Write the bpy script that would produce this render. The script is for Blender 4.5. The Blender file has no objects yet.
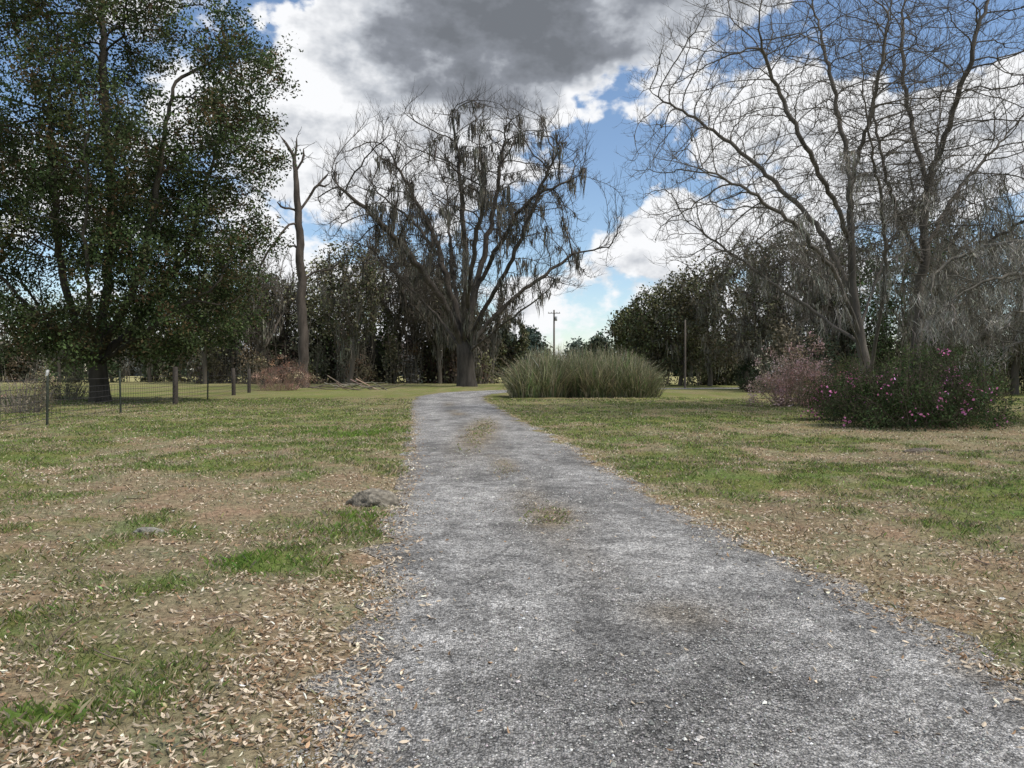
import bpy, math, random
import numpy as np
from mathutils import Vector
rng=np.random.default_rng(7)
F=770.0; CX=512.0; HY=372.0; CH=1.6
def P(px,py,d,dd=0.0):
    D=d+dd
    return np.array([(px-CX)/F*D, D, CH+(HY-py)/F*D])
# ------------------------------------------------------------ noise
def _h(ix,iy,s):
    n=(ix.astype(np.int64)*374761393+iy.astype(np.int64)*668265263+s*982451653)&0xffffffff
    n=((n^(n>>13))*1274126177)&0xffffffff
    n=(n^(n>>16))&0xffffff
    return n/float(0xffffff)
def vn(x,y,s=0):
    ix=np.floor(x);iy=np.floor(y);fx=x-ix;fy=y-iy
    fx=fx*fx*(3-2*fx);fy=fy*fy*(3-2*fy)
    a=_h(ix,iy,s);b=_h(ix+1,iy,s);c=_h(ix,iy+1,s);d=_h(ix+1,iy+1,s)
    return (a*(1-fx)+b*fx)*(1-fy)+(c*(1-fx)+d*fx)*fy
def fbm(x,y,s=0,o=4):
    t=0;a=.5;n=0
    for i in range(o):
        t=t+a*vn(x*2**i+i*17.3,y*2**i+i*9.1,s+i);n+=a;a*=.5
    return t/n
def nrm(v):
    return v/np.maximum(np.linalg.norm(v,axis=-1,keepdims=True),1e-9)
# ------------------------------------------------------------ mesh builder
class MB:
    def __init__(s): s.v=[];s.c=[];s.f=[];s.n=0
    def add(s,v,f,col,mat=0,smooth=False):
        v=np.asarray(v,dtype=np.float32).reshape(-1,3);f=np.asarray(f,dtype=np.int64)
        if len(f)==0:return
        c=np.asarray(col,dtype=np.float32)
        if c.ndim==1:c=np.tile(c[None,:3],(len(v),1))
        s.v.append(v);s.c.append(c[:,:3]);s.f.append((f+s.n,mat,smooth));s.n+=len(v)
    def build(s,name,mats,parent=None):
        v=np.concatenate(s.v);c=np.concatenate(s.c)
        me=bpy.data.meshes.new(name)
        me.vertices.add(len(v));me.vertices.foreach_set('co',v.ravel())
        li=np.concatenate([f.ravel() for f,_,_ in s.f]).astype(np.int32)
        sz=np.concatenate([np.full(len(f),f.shape[1]) for f,_,_ in s.f]).astype(np.int32)
        mi=np.concatenate([np.full(len(f),m) for f,m,_ in s.f]).astype(np.int32)
        sm=np.concatenate([np.full(len(f),q) for f,_,q in s.f]).astype(bool)
        me.loops.add(len(li));me.loops.foreach_set('vertex_index',li)
        me.polygons.add(len(sz))
        st=np.concatenate([[0],np.cumsum(sz)[:-1]]).astype(np.int32)
        me.polygons.foreach_set('loop_start',st);me.polygons.foreach_set('loop_total',sz)
        me.polygons.foreach_set('material_index',mi);me.polygons.foreach_set('use_smooth',sm)
        at=me.attributes.new('col','FLOAT_COLOR','POINT')
        at.data.foreach_set('color',np.concatenate([c,np.ones((len(c),1),np.float32)],1).ravel())
        me.update(calc_edges=True)
        for m in mats: me.materials.append(m)
        ob=bpy.data.objects.new(name,me);bpy.context.scene.collection.objects.link(ob)
        if parent:ob.parent=parent
        return ob
# ------------------------------------------------------------ materials
def newmat(name):
    m=bpy.data.materials.new(name);m.use_nodes=True
    nt=m.node_tree;nt.nodes.clear()
    return m,nt,nt.nodes,nt.links
def mat_simple(name,transl=0.0):
    m,nt,N,L=newmat(name)
    out=N.new('ShaderNodeOutputMaterial');b=N.new('ShaderNodeBsdfDiffuse')
    a=N.new('ShaderNodeAttribute');a.attribute_name='col'
    L.new(a.outputs['Color'],b.inputs['Color'])
    if transl>0:
        t=N.new('ShaderNodeBsdfTranslucent');L.new(a.outputs['Color'],t.inputs['Color'])
        mx=N.new('ShaderNodeMixShader');mx.inputs[0].default_value=transl
        L.new(b.outputs[0],mx.inputs[1]);L.new(t.outputs[0],mx.inputs[2]);L.new(mx.outputs[0],out.inputs[0])
    else: L.new(b.outputs[0],out.inputs[0])
    return m
def mat_attr(name,rough=.85,transl=0.0,nscale=3.0,namt=.35,bump=0.0,bscale=20,stretch=None,spec=.2):
    m,nt,N,L=newmat(name)
    out=N.new('ShaderNodeOutputMaterial');b=N.new('ShaderNodeBsdfPrincipled')
    b.inputs['Roughness'].default_value=rough;b.inputs['Specular IOR Level'].default_value=spec
    a=N.new('ShaderNodeAttribute');a.attribute_name='col'
    tc=N.new('ShaderNodeTexCoord');no=N.new('ShaderNodeTexNoise');no.inputs['Scale'].default_value=nscale;no.inputs['Detail'].default_value=3
    mp=N.new('ShaderNodeMapping')
    if stretch: mp.inputs['Scale'].default_value=stretch
    L.new(tc.outputs['Object'],mp.inputs[0]);L.new(mp.outputs[0],no.inputs['Vector'])
    mr=N.new('ShaderNodeMapRange');mr.inputs[1].default_value=.3;mr.inputs[2].default_value=.7
    mr.inputs[3].default_value=1-namt;mr.inputs[4].default_value=1+namt
    L.new(no.outputs['Fac'],mr.inputs[0])
    vm=N.new('ShaderNodeVectorMath');vm.operation='SCALE'
    L.new(a.outputs['Color'],vm.inputs[0]);L.new(mr.outputs[0],vm.inputs['Scale'])
    L.new(vm.outputs[0],b.inputs['Base Color'])
    if bump>0:
        n2=N.new('ShaderNodeTexNoise');n2.inputs['Scale'].default_value=bscale;n2.inputs['Detail'].default_value=4
        L.new(mp.outputs[0],n2.inputs['Vector'])
        bp=N.new('ShaderNodeBump');bp.inputs['Strength'].default_value=bump;bp.inputs['Distance'].default_value=.05
        L.new(n2.outputs['Fac'],bp.inputs['Height']);L.new(bp.outputs[0],b.inputs['Normal'])
    L.new(b.outputs[0],out.inputs[0])
    return m
M_bark=mat_attr('bark',.9,0,2.5,.4,.8,8,(1,1,.3))
M_twig=mat_simple('twig_bark')
M_leaf=mat_simple('leaf',.3)
M_leafd=mat_simple('far_leaf')
M_moss=mat_simple('spanish_moss')
M_grass=mat_simple('grass_blade',.25)
M_dry=mat_simple('dry_leaf')
M_stone=mat_simple('gravel_stone')
M_metal=mat_attr('weathered_post',.7,0,15,.3,.3,30)
# ------------------------------------------------------------ tubes
def tubes(mb,Pt,R,sides,col,mat=0):
    N_,m,_=Pt.shape
    if N_==0:return
    T=np.empty_like(Pt);T[:,1:-1]=Pt[:,2:]-Pt[:,:-2];T[:,0]=Pt[:,1]-Pt[:,0];T[:,-1]=Pt[:,-1]-Pt[:,-2]
    T=nrm(T)
    ov=nrm(Pt[:,-1]-Pt[:,0])
    ref=np.where(np.abs(ov[:,2:3])>.8,np.array([[1.,0.13,0]]),np.array([[0,0.1,1.]]))
    ref=ref[:,None,:]
    U=nrm(np.cross(T,ref));V=np.cross(T,U)
    a=np.arange(sides)*2*math.pi/sides
    v=Pt[:,:,None,:]+R[:,:,None,None]*(np.cos(a)[None,None,:,None]*U[:,:,None,:]+np.sin(a)[None,None,:,None]*V[:,:,None,:])
    idx=np.arange(N_*m*sides).reshape(N_,m,sides)
    i0=idx[:,:-1];i1=idx[:,1:]
    f=np.stack([i0,np.roll(i0,-1,2),np.roll(i1,-1,2),i1],-1).reshape(-1,4)
    if np.ndim(col)==1: cc=col
    else: cc=np.repeat(col,m*sides,0)
    mb.add(v.reshape(-1,3),f,cc,mat,True)
# ------------------------------------------------------------ space colonisation
def rs_poly(pts,step):
    pts=np.asarray(pts,float)
    q=[pts[0]];n=len(pts)
    for i in range(n-1):
        p0=pts[max(i-1,0)];p1=pts[i];p2=pts[i+1];p3=pts[min(i+2,n-1)]
        for t in np.linspace(0,1,9)[1:]:
            q.append(.5*((2*p1)+(-p0+p2)*t+(2*p0-5*p1+4*p2-p3)*t*t+(-p0+3*p1-3*p2+p3)*t**3))
    q=np.array(q);s=np.concatenate([[0],np.cumsum(np.linalg.norm(np.diff(q,axis=0),axis=1))])
    k=max(2,int(s[-1]/step)+1);u=np.linspace(0,s[-1],k)
    return np.stack([np.interp(u,s,q[:,j]) for j in range(3)],1)
class Tree:
    def __init__(s,limbs,step,wob=.12,seed=0):
        s.r=np.random.default_rng(seed);s.step=step
        s.p=[];s.par=[]
        for L in limbs:
            q=rs_poly(L,step)
            if len(s.p)==0: par=-1;st=0
            else:
                A=np.array(s.p);par=int(np.argmin(((A-q[0])**2).sum(1)));st=1
            for i in range(st,len(q)):
                pp=q[i].copy()
                if i>1: pp=pp+s.r.normal(0,wob*step,3)
                s.p.append(pp);s.par.append(par);par=len(s.p)-1
    def colonize(s,attr,infl,kill,iters=80,up=0.0,jit=.25,maxn=14000):
        n0=len(s.p);pos=np.zeros((maxn+2000,3));pos[:n0]=s.p
        par=list(s.par);kids=np.zeros(maxn+2000,int);n=n0
        A=np.asarray(attr);D=np.full(len(A),1e9);I=np.zeros(len(A),int)
        new=np.arange(n0)
        for it in range(iters):
            if len(new)==0 or len(A)==0 or n>maxn:break
            for ch in np.array_split(new,max(1,len(new)//800)):
                d=np.sqrt(((A[:,None,:]-pos[None,ch,:])**2).sum(2))
                k=d.argmin(1);dm=d[np.arange(len(A)),k];b=dm<D
                D[b]=dm[b];I[b]=ch[k[b]]
            keep=D>kill;A=A[keep];D=D[keep];I=I[keep]
            act=(D<infl)&(kids[I]<3)
            if not act.any():break
            acc=np.zeros((n,3));np.add.at(acc,I[act],nrm(A[act]-pos[I[act]]))
            g=np.unique(I[act])
            dr=nrm(acc[g])+s.r.normal(0,jit,(len(g),3));dr[:,2]+=up
            pr=np.array([par[i] for i in g]);ok=pr>=0
            iner=np.zeros((len(g),3));iner[ok]=nrm(pos[g[ok]]-pos[pr[ok]])
            firstkid=(kids[g]==0)[:,None]
            dr=nrm(dr+iner*.5*firstkid)
            m=len(g);pos[n:n+m]=pos[g]+dr*s.step;par+=list(g);kids[g]+=1
            new=np.arange(n,n+m);n+=m
        s.p=pos[:n];s.par=par
        return s
    def finish(s,r_tip,r_base,smooth=2):
        p=np.array(s.p);par=np.array(s.par);n=len(p)
        for _ in range(smooth):
            ch=np.zeros((n,3));cn=np.zeros(n);ok=par>=0
            np.add.at(ch,par[ok],p[ok]);np.add.at(cn,par[ok],1)
            q=p.copy();mk=(cn>0)&ok
            q[mk]=.5*p[mk]+.25*p[par[mk]]+.25*ch[mk]/cn[mk][:,None];p=q
        T=np.zeros(n);cnt=np.bincount(par[par>=0],minlength=n);T[cnt==0]=1
        for i in range(n-1,0,-1):
            if par[i]>=0:T[par[i]]+=T[i]
        e=math.log(max(T[0],2))/math.log(r_base/r_tip)
        s.rad=r_tip*np.power(T,1/e);s.T=T;s.cnt=cnt;s.p=p;s.par=par
        return s
    def mesh(s,mb,col,mat=0,flare=1.5,fl_h=1.2,big=8,small=4):
        n=len(s.p);kids=[[] for _ in range(n)]
        for i in range(1,n):
            if s.par[i]>=0:kids[s.par[i]].append(i)
        starts=[(0,-1)]
        z0=s.p[0][2]
        while starts:
            a,pr=starts.pop();ch=[a] if pr<0 else [pr,a]
            c=a
            while kids[c]:
                k=sorted(kids[c],key=lambda j:-s.rad[j]);
                for o in k[1:]:starts.append((o,c))
                c=k[0];ch.append(c)
            Pp=s.p[ch];R=s.rad[ch].copy()
            if pr>=0:R[0]=min(R[0],R[1]*1.3)
            else:
                h=Pp[:,2]-z0;R*=1+(flare-1)*np.exp(-np.maximum(h,0)/fl_h*2)
            R[-1]*=.4
            if len(ch)<2:continue
            sd=big if R.max()>.12 else (small+1 if R.max()>.05 else small)
            tubes(mb,Pp[None],R[None],sd,np.asarray(col),mat)
    def dirs(s):
        d=np.zeros_like(s.p);ok=s.par>=0;d[ok]=nrm(s.p[ok]-s.p[s.par[ok]]);d[~ok]=[0,0,1];return d
    def twigs(s,mb,k,length,rad,col,rmax,spread=.8,up=.25,mat=0,sub=2,m=5,droop=0):
        sel=np.where(s.rad<rmax)[0];d=s.dirs()
        idx=np.repeat(sel,k);N_=len(idx)
        dr=nrm(d[idx]+s.r.normal(0,spread,(N_,3))+[0,0,up]);L=length*s.r.uniform(.4,1.2,N_)
        t=np.linspace(0,1,m)[None,:,None]
        cur=s.r.normal(0,.25,(N_,1,3))+np.array([0,0,up*.8-droop])
        pts=s.p[idx][:,None,:]+dr[:,None,:]*t*L[:,None,None]+cur*(t**2)*L[:,None,None]*.7
        pts[:,1:-1]+=s.r.normal(0,.035,(N_,m-2,3))*L[:,None,None]
        R=rad*np.linspace(1,.45,m)[None,:]*np.ones((N_,1))
        tubes(mb,pts,R,3,np.asarray(col),mat)
        ends=[pts[:,-1]]
        if sub:
            j=np.repeat(np.arange(N_),sub);N2=len(j);w=s.r.integers(1,m-1,N2)
            st=pts[j,w];d2=nrm(pts[j,w+1]-pts[j,w]);dr2=nrm(d2+s.r.normal(0,.6,(N2,3))+[0,0,up])
            L2=L[j]*s.r.uniform(.25,.6,N2);t=np.linspace(0,1,3)[None,:,None]
            p2=st[:,None,:]+dr2[:,None,:]*t*L2[:,None,None]+np.array([0,0,up*.3-droop])*(t**2)*L2[:,None,None]
            R2=rad*.65*np.linspace(1,.5,3)[None,:]*np.ones((N2,1))
            tubes(mb,p2,R2,3,np.asarray(col),mat);ends.append(p2[:,-1])
        return np.concatenate(ends)
def ellips(r,n,c,rx,ry,rz,shell=.0):
    v=nrm(r.normal(size=(n,3)));rr=r.uniform(shell**3,1,n)**(1/3)
    return np.asarray(c)+v*rr[:,None]*np.array([rx,ry,rz])
def cols(r,n,base,var=.25,hue=.08):
    b=np.asarray(base,float)
    k=np.exp(r.normal(0,var,(n,1)));return np.clip(b*k*np.exp(r.normal(0,hue,(n,3))),0,.9)
def leaves(mb,c,size,col,mat,r,aspect=.55,upb=.4):
    n=len(c);nn=nrm(r.normal(size=(n,3))+[0,0,upb]);a=nrm(np.cross(nn,r.normal(size=(n,3))));b=np.cross(nn,a)
    s=size*r.uniform(.6,1.4,(n,1))
    v=np.stack([c-a*s,c-b*s*aspect,c+a*s,c+b*s*aspect],1)
    mb.add(v,np.arange(4*n).reshape(n,4),np.repeat(col,4,0),mat)
def moss(mb,anch,k,lmin,lmax,width,col,mat,r,spreadr=.25,seg=5,wav=.05):
    """ragged hanging beards: strands of very different length, starting at different heights"""
    n=len(anch)*k;a=np.repeat(anch,k,0)+r.normal(0,1,(n,3))*np.array([spreadr,spreadr,spreadr*.3])
    clL=np.repeat(lmin+(lmax-lmin)*r.random(len(anch))**1.8,k)
    s0=np.where(r.random(n)<.45,r.uniform(0,.6,n),0)*clL
    a[:,2]-=s0
    L=(clL-s0)*r.uniform(.25,1.1,n);t=np.linspace(0,1,seg)
    base=a[:,None,:]+np.array([0,0,-1.])*(t[None,:,None]*L[:,None,None])
    ax=np.repeat(anch,k,0)[:,None,:2];base[:,:,:2]+=(ax-base[:,:,:2])*(.55*t)[None,:,None]
    base[:,:,:2]+=np.cumsum(r.normal(0,wav,(n,seg,2)),1)*np.minimum(L,1.5)[:,None,None]
    base[:,:,2]=np.maximum(base[:,:,2],.15)
    yaw=r.uniform(0,math.pi,n);w=np.stack([np.cos(yaw),np.sin(yaw),0*yaw],1)[:,None,:]
    wd=(width*np.array([.5,1,.9,.6,.1])[:seg])[None,:,None]*r.uniform(.6,1.4,(n,1,1))
    v=np.stack([base-w*wd,base+w*wd],2)
    idx=np.arange(n*seg*2).reshape(n,seg,2)
    f=np.stack([idx[:,:-1,0],idx[:,:-1,1],idx[:,1:,1],idx[:,1:,0]],-1).reshape(-1,4)
    cl=np.repeat(np.exp(r.normal(0,.2,(len(anch),1))),k,0)
    cc=np.repeat(np.clip(cols(r,n,col,.25,.04)*cl,0,.6),seg*2,0)
    mb.add(v.reshape(-1,3),f,cc,mat)
# ------------------------------------------------------------ road path & masks
RC=np.array([(1.05,-6,1.65),(1.0,0,1.65),(.95,3,1.62),(.8,5.4,1.63),(.47,7.5,1.58),(.27,9.6,1.53),(-.37,15.8,1.6),(-1.5,25.7,1.75),(-2.9,37,1.9),(-3.8,47,2.0),(-3.9,52,2.1),(-3.0,59,2.2),(-.2,65,2.2),(5,70,2.2),(16,74,2.2),(45,78,2.2)])
def road_c(y): return np.interp(y,RC[:12,1],RC[:12,0]),np.interp(y,RC[:12,1],RC[:12,2])
def edge_d(x,y):
    c,h=road_c(y);d=np.abs(x-c)-h
    far=y>52
    if np.any(far):
        cc=rs_poly(np.array([(a,b,0) for a,b,_ in RC[9:]]),1.0)
        xf=x[far];yf=y[far];dd=np.sqrt(((xf[:,None]-cc[None,:,0])**2+(yf[:,None]-cc[None,:,1])**2).min(1))-2.1
        d=d.copy();d[far]=dd
    return d
G=[(-4.2,10.5,3.0,1.6,-.7),(-3.9,20,1.8,3.0,.7),(-1.75,8.2,.5,.8,.8),(-2.1,6.2,.5,.35,.8),(-2.15,3.4,.25,.22,1.0),(-5,8,.9,.5,.4),
   (-4.6,12.8,1.0,.6,.5),(-9,21,4,4,.2),(3.5,26,4,6,.45),(2.8,15,1.2,4,.3),(7,11,3,1,.2),(12,20,5,4,-.5),(3.4,6.6,.8,1.2,-.35),(-2.5,3.5,1.8,1.2,-.35),(-6,4.5,2,1,-.1),(5,9,1.5,.8,-.3),(-13,17,4,2,-.35),(-9,30,6,3,-.3),
   (7,15,2.5,.8,-.45),(9,12,2,.7,-.4),(6,20,2,1.2,-.35),(-6.5,6.3,1.2,.5,.4),(-7,15,2,.7,-.4),(5.5,7,1.5,.6,-.3),(-5.5,11.5,3,.8,-.35),(-10,13,3,.8,-.3)]
def masks(x,y):
    de=edge_d(x,y)
    g=.5+(fbm(x*.35,y*.35,3)-.5)*2.6+(fbm(x*1.6,y*1.6,11)-.5)*2.9
    g=g+np.where(x<road_c(y)[0],np.interp(y,[0,6,12,16,30,60],[-.14,-.12,-.08,.10,.2,.2]),np.interp(y,[0,8,14,30,60],[-.08,-.14,-.08,.05,.15]))
    for a,b,rx,ry,w in G: g=g+w*np.exp(-((x-a)/rx)**2-((y-b)/ry)**2)
    ed=np.exp(-np.maximum(de,0)/.3)
    g=g-.55*ed
    g=np.clip(g,0,1)
    lit=np.clip((1-g)*.7*(.3+1.3*fbm(x*.8,y*.8,31))+.7*ed,0,1)
    return de,g,lit
def gz(x,y):
    de=edge_d(np.atleast_1d(x).astype(float),np.atleast_1d(y).astype(float))
    k=np.clip((de-.15)/1.2,0,1)
    return k*((fbm(np.atleast_1d(x)*.5,np.atleast_1d(y)*.5,51)-.45)*.22+(fbm(np.atleast_1d(x)*2.5,np.atleast_1d(y)*2.5,55)-.5)*.06)
def graded(a,b,h,lim):
    out=[0.0];s=h
    while out[-1]<lim:
        if out[-1]>b:s*=1.09
        out.append(out[-1]+s)
    return np.array(out)
xp=graded(0,7,.1,1800);xs=np.concatenate([-xp[:0:-1],xp])
yp=graded(0,14,.1,2500);ys=np.concatenate([-graded(0,1,.4,60)[:0:-1],yp])
X,Y=np.meshgrid(xs,ys);xf=X.ravel();yf=Y.ravel()
de,g,lit=masks(xf,yf);z=gz(xf,yf);z=np.where((np.abs(xf)>90)|(yf>120),0,z)
soil=np.array([.165,.137,.105]);gr=np.array([.135,.16,.062]);tan=np.array([.34,.285,.205])
farm=np.clip((np.abs(yf)-85)/30,0,1)[:,None]
gc=soil*(1-g[:,None])+gr*g[:,None];gc=gc*(1-.55*lit[:,None])+tan*.55*lit[:,None]
wh=np.clip((yf-14)/20,0,1)[:,None]
gc=gc*(1-wh*.4)+wh*.4*(np.array([.185,.195,.08])*(.7+.6*fbm(xf*.15,yf*.15,19))[:,None])
gc=gc*(1-farm)+farm*np.array([.30,.28,.16])
nx=len(xs);ny=len(ys);idx=np.arange(nx*ny).reshape(ny,nx)
f=np.stack([idx[:-1,:-1],idx[:-1,1:],idx[1:,1:],idx[1:,:-1]],-1).reshape(-1,4)
def ground_mat():
    m,nt,N,L=newmat('lawn_soil')
    out=N.new('ShaderNodeOutputMaterial');b=N.new('ShaderNodeBsdfDiffuse')
    a=N.new('ShaderNodeAttribute');a.attribute_name='col';tc=N.new('ShaderNodeTexCoord')
    n1=N.new('ShaderNodeTexNoise');n1.inputs['Scale'].default_value=18;n1.inputs['Detail'].default_value=6;n1.inputs['Roughness'].default_value=.75
    L.new(tc.outputs['Object'],n1.inputs['Vector'])
    mr=N.new('ShaderNodeMapRange');mr.inputs[1].default_value=.32;mr.inputs[2].default_value=.7;mr.inputs[3].default_value=.35;mr.inputs[4].default_value=1.75
    L.new(n1.outputs['Fac'],mr.inputs[0])
    vm=N.new('ShaderNodeVectorMath');vm.operation='SCALE';L.new(a.outputs['Color'],vm.inputs[0]);L.new(mr.outputs[0],vm.inputs['Scale'])
    n2=N.new('ShaderNodeTexNoise');n2.inputs['Scale'].default_value=1.1;n2.inputs['Detail'].default_value=4;n2.inputs['Roughness'].default_value=.7
    L.new(tc.outputs['Object'],n2.inputs['Vector'])
    cr=N.new('ShaderNodeValToRGB');cr.color_ramp.elements[0].position=.35;cr.color_ramp.elements[0].color=(1.18,1.0,.9,1);cr.color_ramp.elements[1].position=.65;cr.color_ramp.elements[1].color=(.86,1.0,.8,1)
    L.new(n2.outputs['Fac'],cr.inputs[0])
    v2=N.new('ShaderNodeVectorMath');v2.operation='MULTIPLY';L.new(vm.outputs[0],v2.inputs[0]);L.new(cr.outputs[0],v2.inputs[1])
    L.new(v2.outputs[0],b.inputs['Color'])
    bp=N.new('ShaderNodeBump');bp.inputs['Strength'].default_value=.9;bp.inputs['Distance'].default_value=.03
    L.new(n1.outputs['Fac'],bp.inputs['Height']);L.new(bp.outputs[0],b.inputs['Normal']);L.new(b.outputs[0],out.inputs[0])
    return m
mb=MB();mb.add(np.stack([xf,yf,z],1),f,gc,0,True);mb.build('ground',[ground_mat()])
# ------------------------------------------------------------ road
ctr=rs_poly(np.array([(a,b,0) for a,b,_ in RC]),.12)
S=np.concatenate([[0],np.cumsum(np.linalg.norm(np.diff(ctr,axis=0),axis=1))])
hw=np.interp(ctr[:,1],RC[:,1],RC[:,2])
tg=np.gradient(ctr,axis=0);tg=nrm(tg);nr=np.stack([tg[:,1],-tg[:,0],0*tg[:,0]],1)
W=np.concatenate([[-1,-.97,-.93],np.linspace(-.88,.88,40),[.93,.97,1]])
hl=hw+.26*(fbm(S*1.0,S*0+3,71)-.5)*2+.18*(vn(S*4,S*0,72)-.5)*2+.06
hr=hw+.26*(fbm(S*.9,S*0+9,73)-.5)*2+.18*(vn(S*4,S*0+5,74)-.5)*2+.04
off=np.where(W[None,:]<0,W[None,:]*hl[:,None],W[None,:]*hr[:,None])
V=ctr[:,None,:]+nr[:,None,:]*off[:,:,None]
V[:,:,2]=.008+.02*(1-np.abs(W[None,:])**3)+.016*(fbm(V[:,:,0]*3,V[:,:,1]*3,75)-.5)*(np.abs(W)<.92)[None,:]
rx=V[:,:,0];ry=V[:,:,1]
u=W[None,:]*np.ones_like(rx)
base=np.array([.345,.335,.315])
tr=np.exp(-((np.abs(u)-.5)/.22)**2)
sh=(.90+.18*tr)*(.66+.68*fbm(rx*.9,ry*.5,81))*(.70+.60*fbm(rx*3.2,ry*2.6,84))
dark=np.clip((fbm(rx*1.6,ry*1.6,85)-.50)*5,0,1)*np.exp(-((ry-4.1)/1.2)**2)*np.exp(-((rx-1.0)/.8)**2)
dark2=np.clip((fbm(rx*1.1,ry*.8,95)-.55)*7,0,1)*.5
sh=sh*(1-.42*dark)*(1-dark2*.5)
cen=np.exp(-((u+.05)/.15)**2)*np.clip((ry-5.0)/6,0,1)*np.clip((fbm(rx*1.2,ry*.45,83)-.42)*4,0,1)*np.clip((45-ry)/15,0,1)*.8
cen=np.maximum(cen,np.exp(-((rx-.42)/.30)**2-((ry-8.4)/.8)**2)*1.0)
cen=np.maximum(cen,np.exp(-((rx+.85)/.45)**2-((ry-20.5)/5.)**2)*1.2)
brn=np.exp(-((rx-1.1)/.3)**2-((ry-5)/.3)**2)*.5
edg=np.clip((np.abs(u)-.82)/.18,0,1)*.7*np.clip(.3+1.6*(fbm(rx*2,ry*2,87)-.3),0,1)
cc=base*sh[:,:,None]
mixb=np.clip(cen+edg+brn,0,.95)[:,:,None]*np.clip(.5+1.1*fbm(rx*5,ry*5,88),0,1)[:,:,None]
cc=cc*(1-mixb)+mixb*np.array([.28,.225,.15])
a,b_=rx.shape;idx=np.arange(a*b_).reshape(a,b_)
f=np.stack([idx[:-1,:-1],idx[:-1,1:],idx[1:,1:],idx[1:,:-1]],-1).reshape(-1,4)
def road_mat():
    m,nt,N,L=newmat('worn_gravel_asphalt')
    out=N.new('ShaderNodeOutputMaterial');b=N.new('ShaderNodeBsdfPrincipled');b.inputs['Roughness'].default_value=.9;b.inputs['Specular IOR Level'].default_value=.15
    at=N.new('ShaderNodeAttribute');at.attribute_name='col';tc=N.new('ShaderNodeTexCoord')
    vo=N.new('ShaderNodeTexVoronoi');vo.inputs['Scale'].default_value=80;L.new(tc.outputs['Object'],vo.inputs['Vector'])
    v2=N.new('ShaderNodeTexVoronoi');v2.inputs['Scale'].default_value=34;L.new(tc.outputs['Object'],v2.inputs['Vector'])
    def mr(src,a,b_,c,d):
        r=N.new('ShaderNodeMapRange');r.inputs[1].default_value=a;r.inputs[2].default_value=b_;r.inputs[3].default_value=c;r.inputs[4].default_value=d
        L.new(src,r.inputs[0]);return r.outputs[0]
    s1=N.new('ShaderNodeSeparateColor');L.new(vo.outputs['Color'],s1.inputs[0])
    s2=N.new('ShaderNodeSeparateColor');L.new(v2.outputs['Color'],s2.inputs[0])
    k1=mr(s1.outputs[0],0,1,.42,1.7);k2=mr(s2.outputs[1],0,1,.75,1.3);k3=mr(vo.outputs['Distance'],.15,.75,1.15,.5)
    no=N.new('ShaderNodeTexNoise');no.inputs['Scale'].default_value=3;no.inputs['Detail'].default_value=7;no.inputs['Roughness'].default_value=.74;L.new(tc.outputs['Object'],no.inputs['Vector'])
    k4=mr(no.outputs['Fac'],.36,.66,.62,1.42)
    n3=N.new('ShaderNodeTexNoise');n3.inputs['Scale'].default_value=6.5;n3.inputs['Detail'].default_value=2;L.new(tc.outputs['Object'],n3.inputs['Vector'])
    k5=mr(n3.outputs['Fac'],.67,.71,1.0,1.55)
    def mul(a,b_):
        q=N.new('ShaderNodeMath');q.operation='MULTIPLY';L.new(a,q.inputs[0]);L.new(b_,q.inputs[1]);return q.outputs[0]
    K=mul(mul(mul(k1,k2),mul(k3,k4)),k5)
    vm=N.new('ShaderNodeVectorMath');vm.operation='SCALE';L.new(at.outputs['Color'],vm.inputs[0]);L.new(K,vm.inputs['Scale'])
    L.new(vm.outputs[0],b.inputs['Base Color'])
    bp=N.new('ShaderNodeBump');bp.inputs['Strength'].default_value=.8;bp.inputs['Distance'].default_value=.014;bp.invert=True
    L.new(vo.outputs['Distance'],bp.inputs['Height'])
    b2=N.new('ShaderNodeBump');b2.inputs['Strength'].default_value=.8;b2.inputs['Distance'].default_value=.08
    L.new(no.outputs['Fac'],b2.inputs['Height']);L.new(bp.outputs[0],b2.inputs['Normal']);L.new(b2.outputs[0],b.inputs['Normal'])
    L.new(b.outputs[0],out.inputs[0]);return m
mb=MB();mb.add(V.reshape(-1,3),f,cc.reshape(-1,3),0,True);mb.build('gravel_road',[road_mat()])
# pebbles
r=np.random.default_rng(21)
N_=90000;yy=2.4+20*r.random(N_)**2.0;c,h=road_c(yy);uu=r.uniform(-1.15,1.12,N_)
uu=np.where(r.random(N_)<.3,np.sign(uu)*(1+r.normal(0,.09,N_)),uu)
xx=c+uu*h
kp=vn(xx*2.2,yy*2.2,61)+.35*vn(xx*9,yy*9,62)>.5+.012*yy
xx=xx[kp];yy=yy[kp];uu=uu[kp];N_=len(xx)
s=.0028+.0045*r.random(N_)**2+.0002*yy
s=np.where(r.random(N_)<.012,s*2.2,s)
o=np.array([[1,0,0],[0,1,0],[-1,0,0],[0,-1,0],[0,0,.8]])
an=r.uniform(0,6.28,N_);sc=r.uniform(.6,1.3,(N_,1,3))*s[:,None,None]
v=o[None]*sc;ca=np.cos(an)[:,None];sa=np.sin(an)[:,None]
vx=v[:,:,0]*ca-v[:,:,1]*sa;vy=v[:,:,0]*sa+v[:,:,1]*ca
v=np.stack([vx+xx[:,None],vy+yy[:,None],v[:,:,2]+(.008+.02*(1-np.clip(np.abs(uu),0,1)**3)+s*.3)[:,None]],2)
ft=np.array([[0,1,4],[1,2,4],[2,3,4],[3,0,4]])
f=(ft[None]+np.arange(N_)[:,None,None]*5).reshape(-1,3)
pc=cols(r,N_,(.32,.31,.29),.42,.03)
mb=MB();mb.add(v,f,np.repeat(pc,5,0),0);mb.build('gravel',[M_stone])
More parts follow.
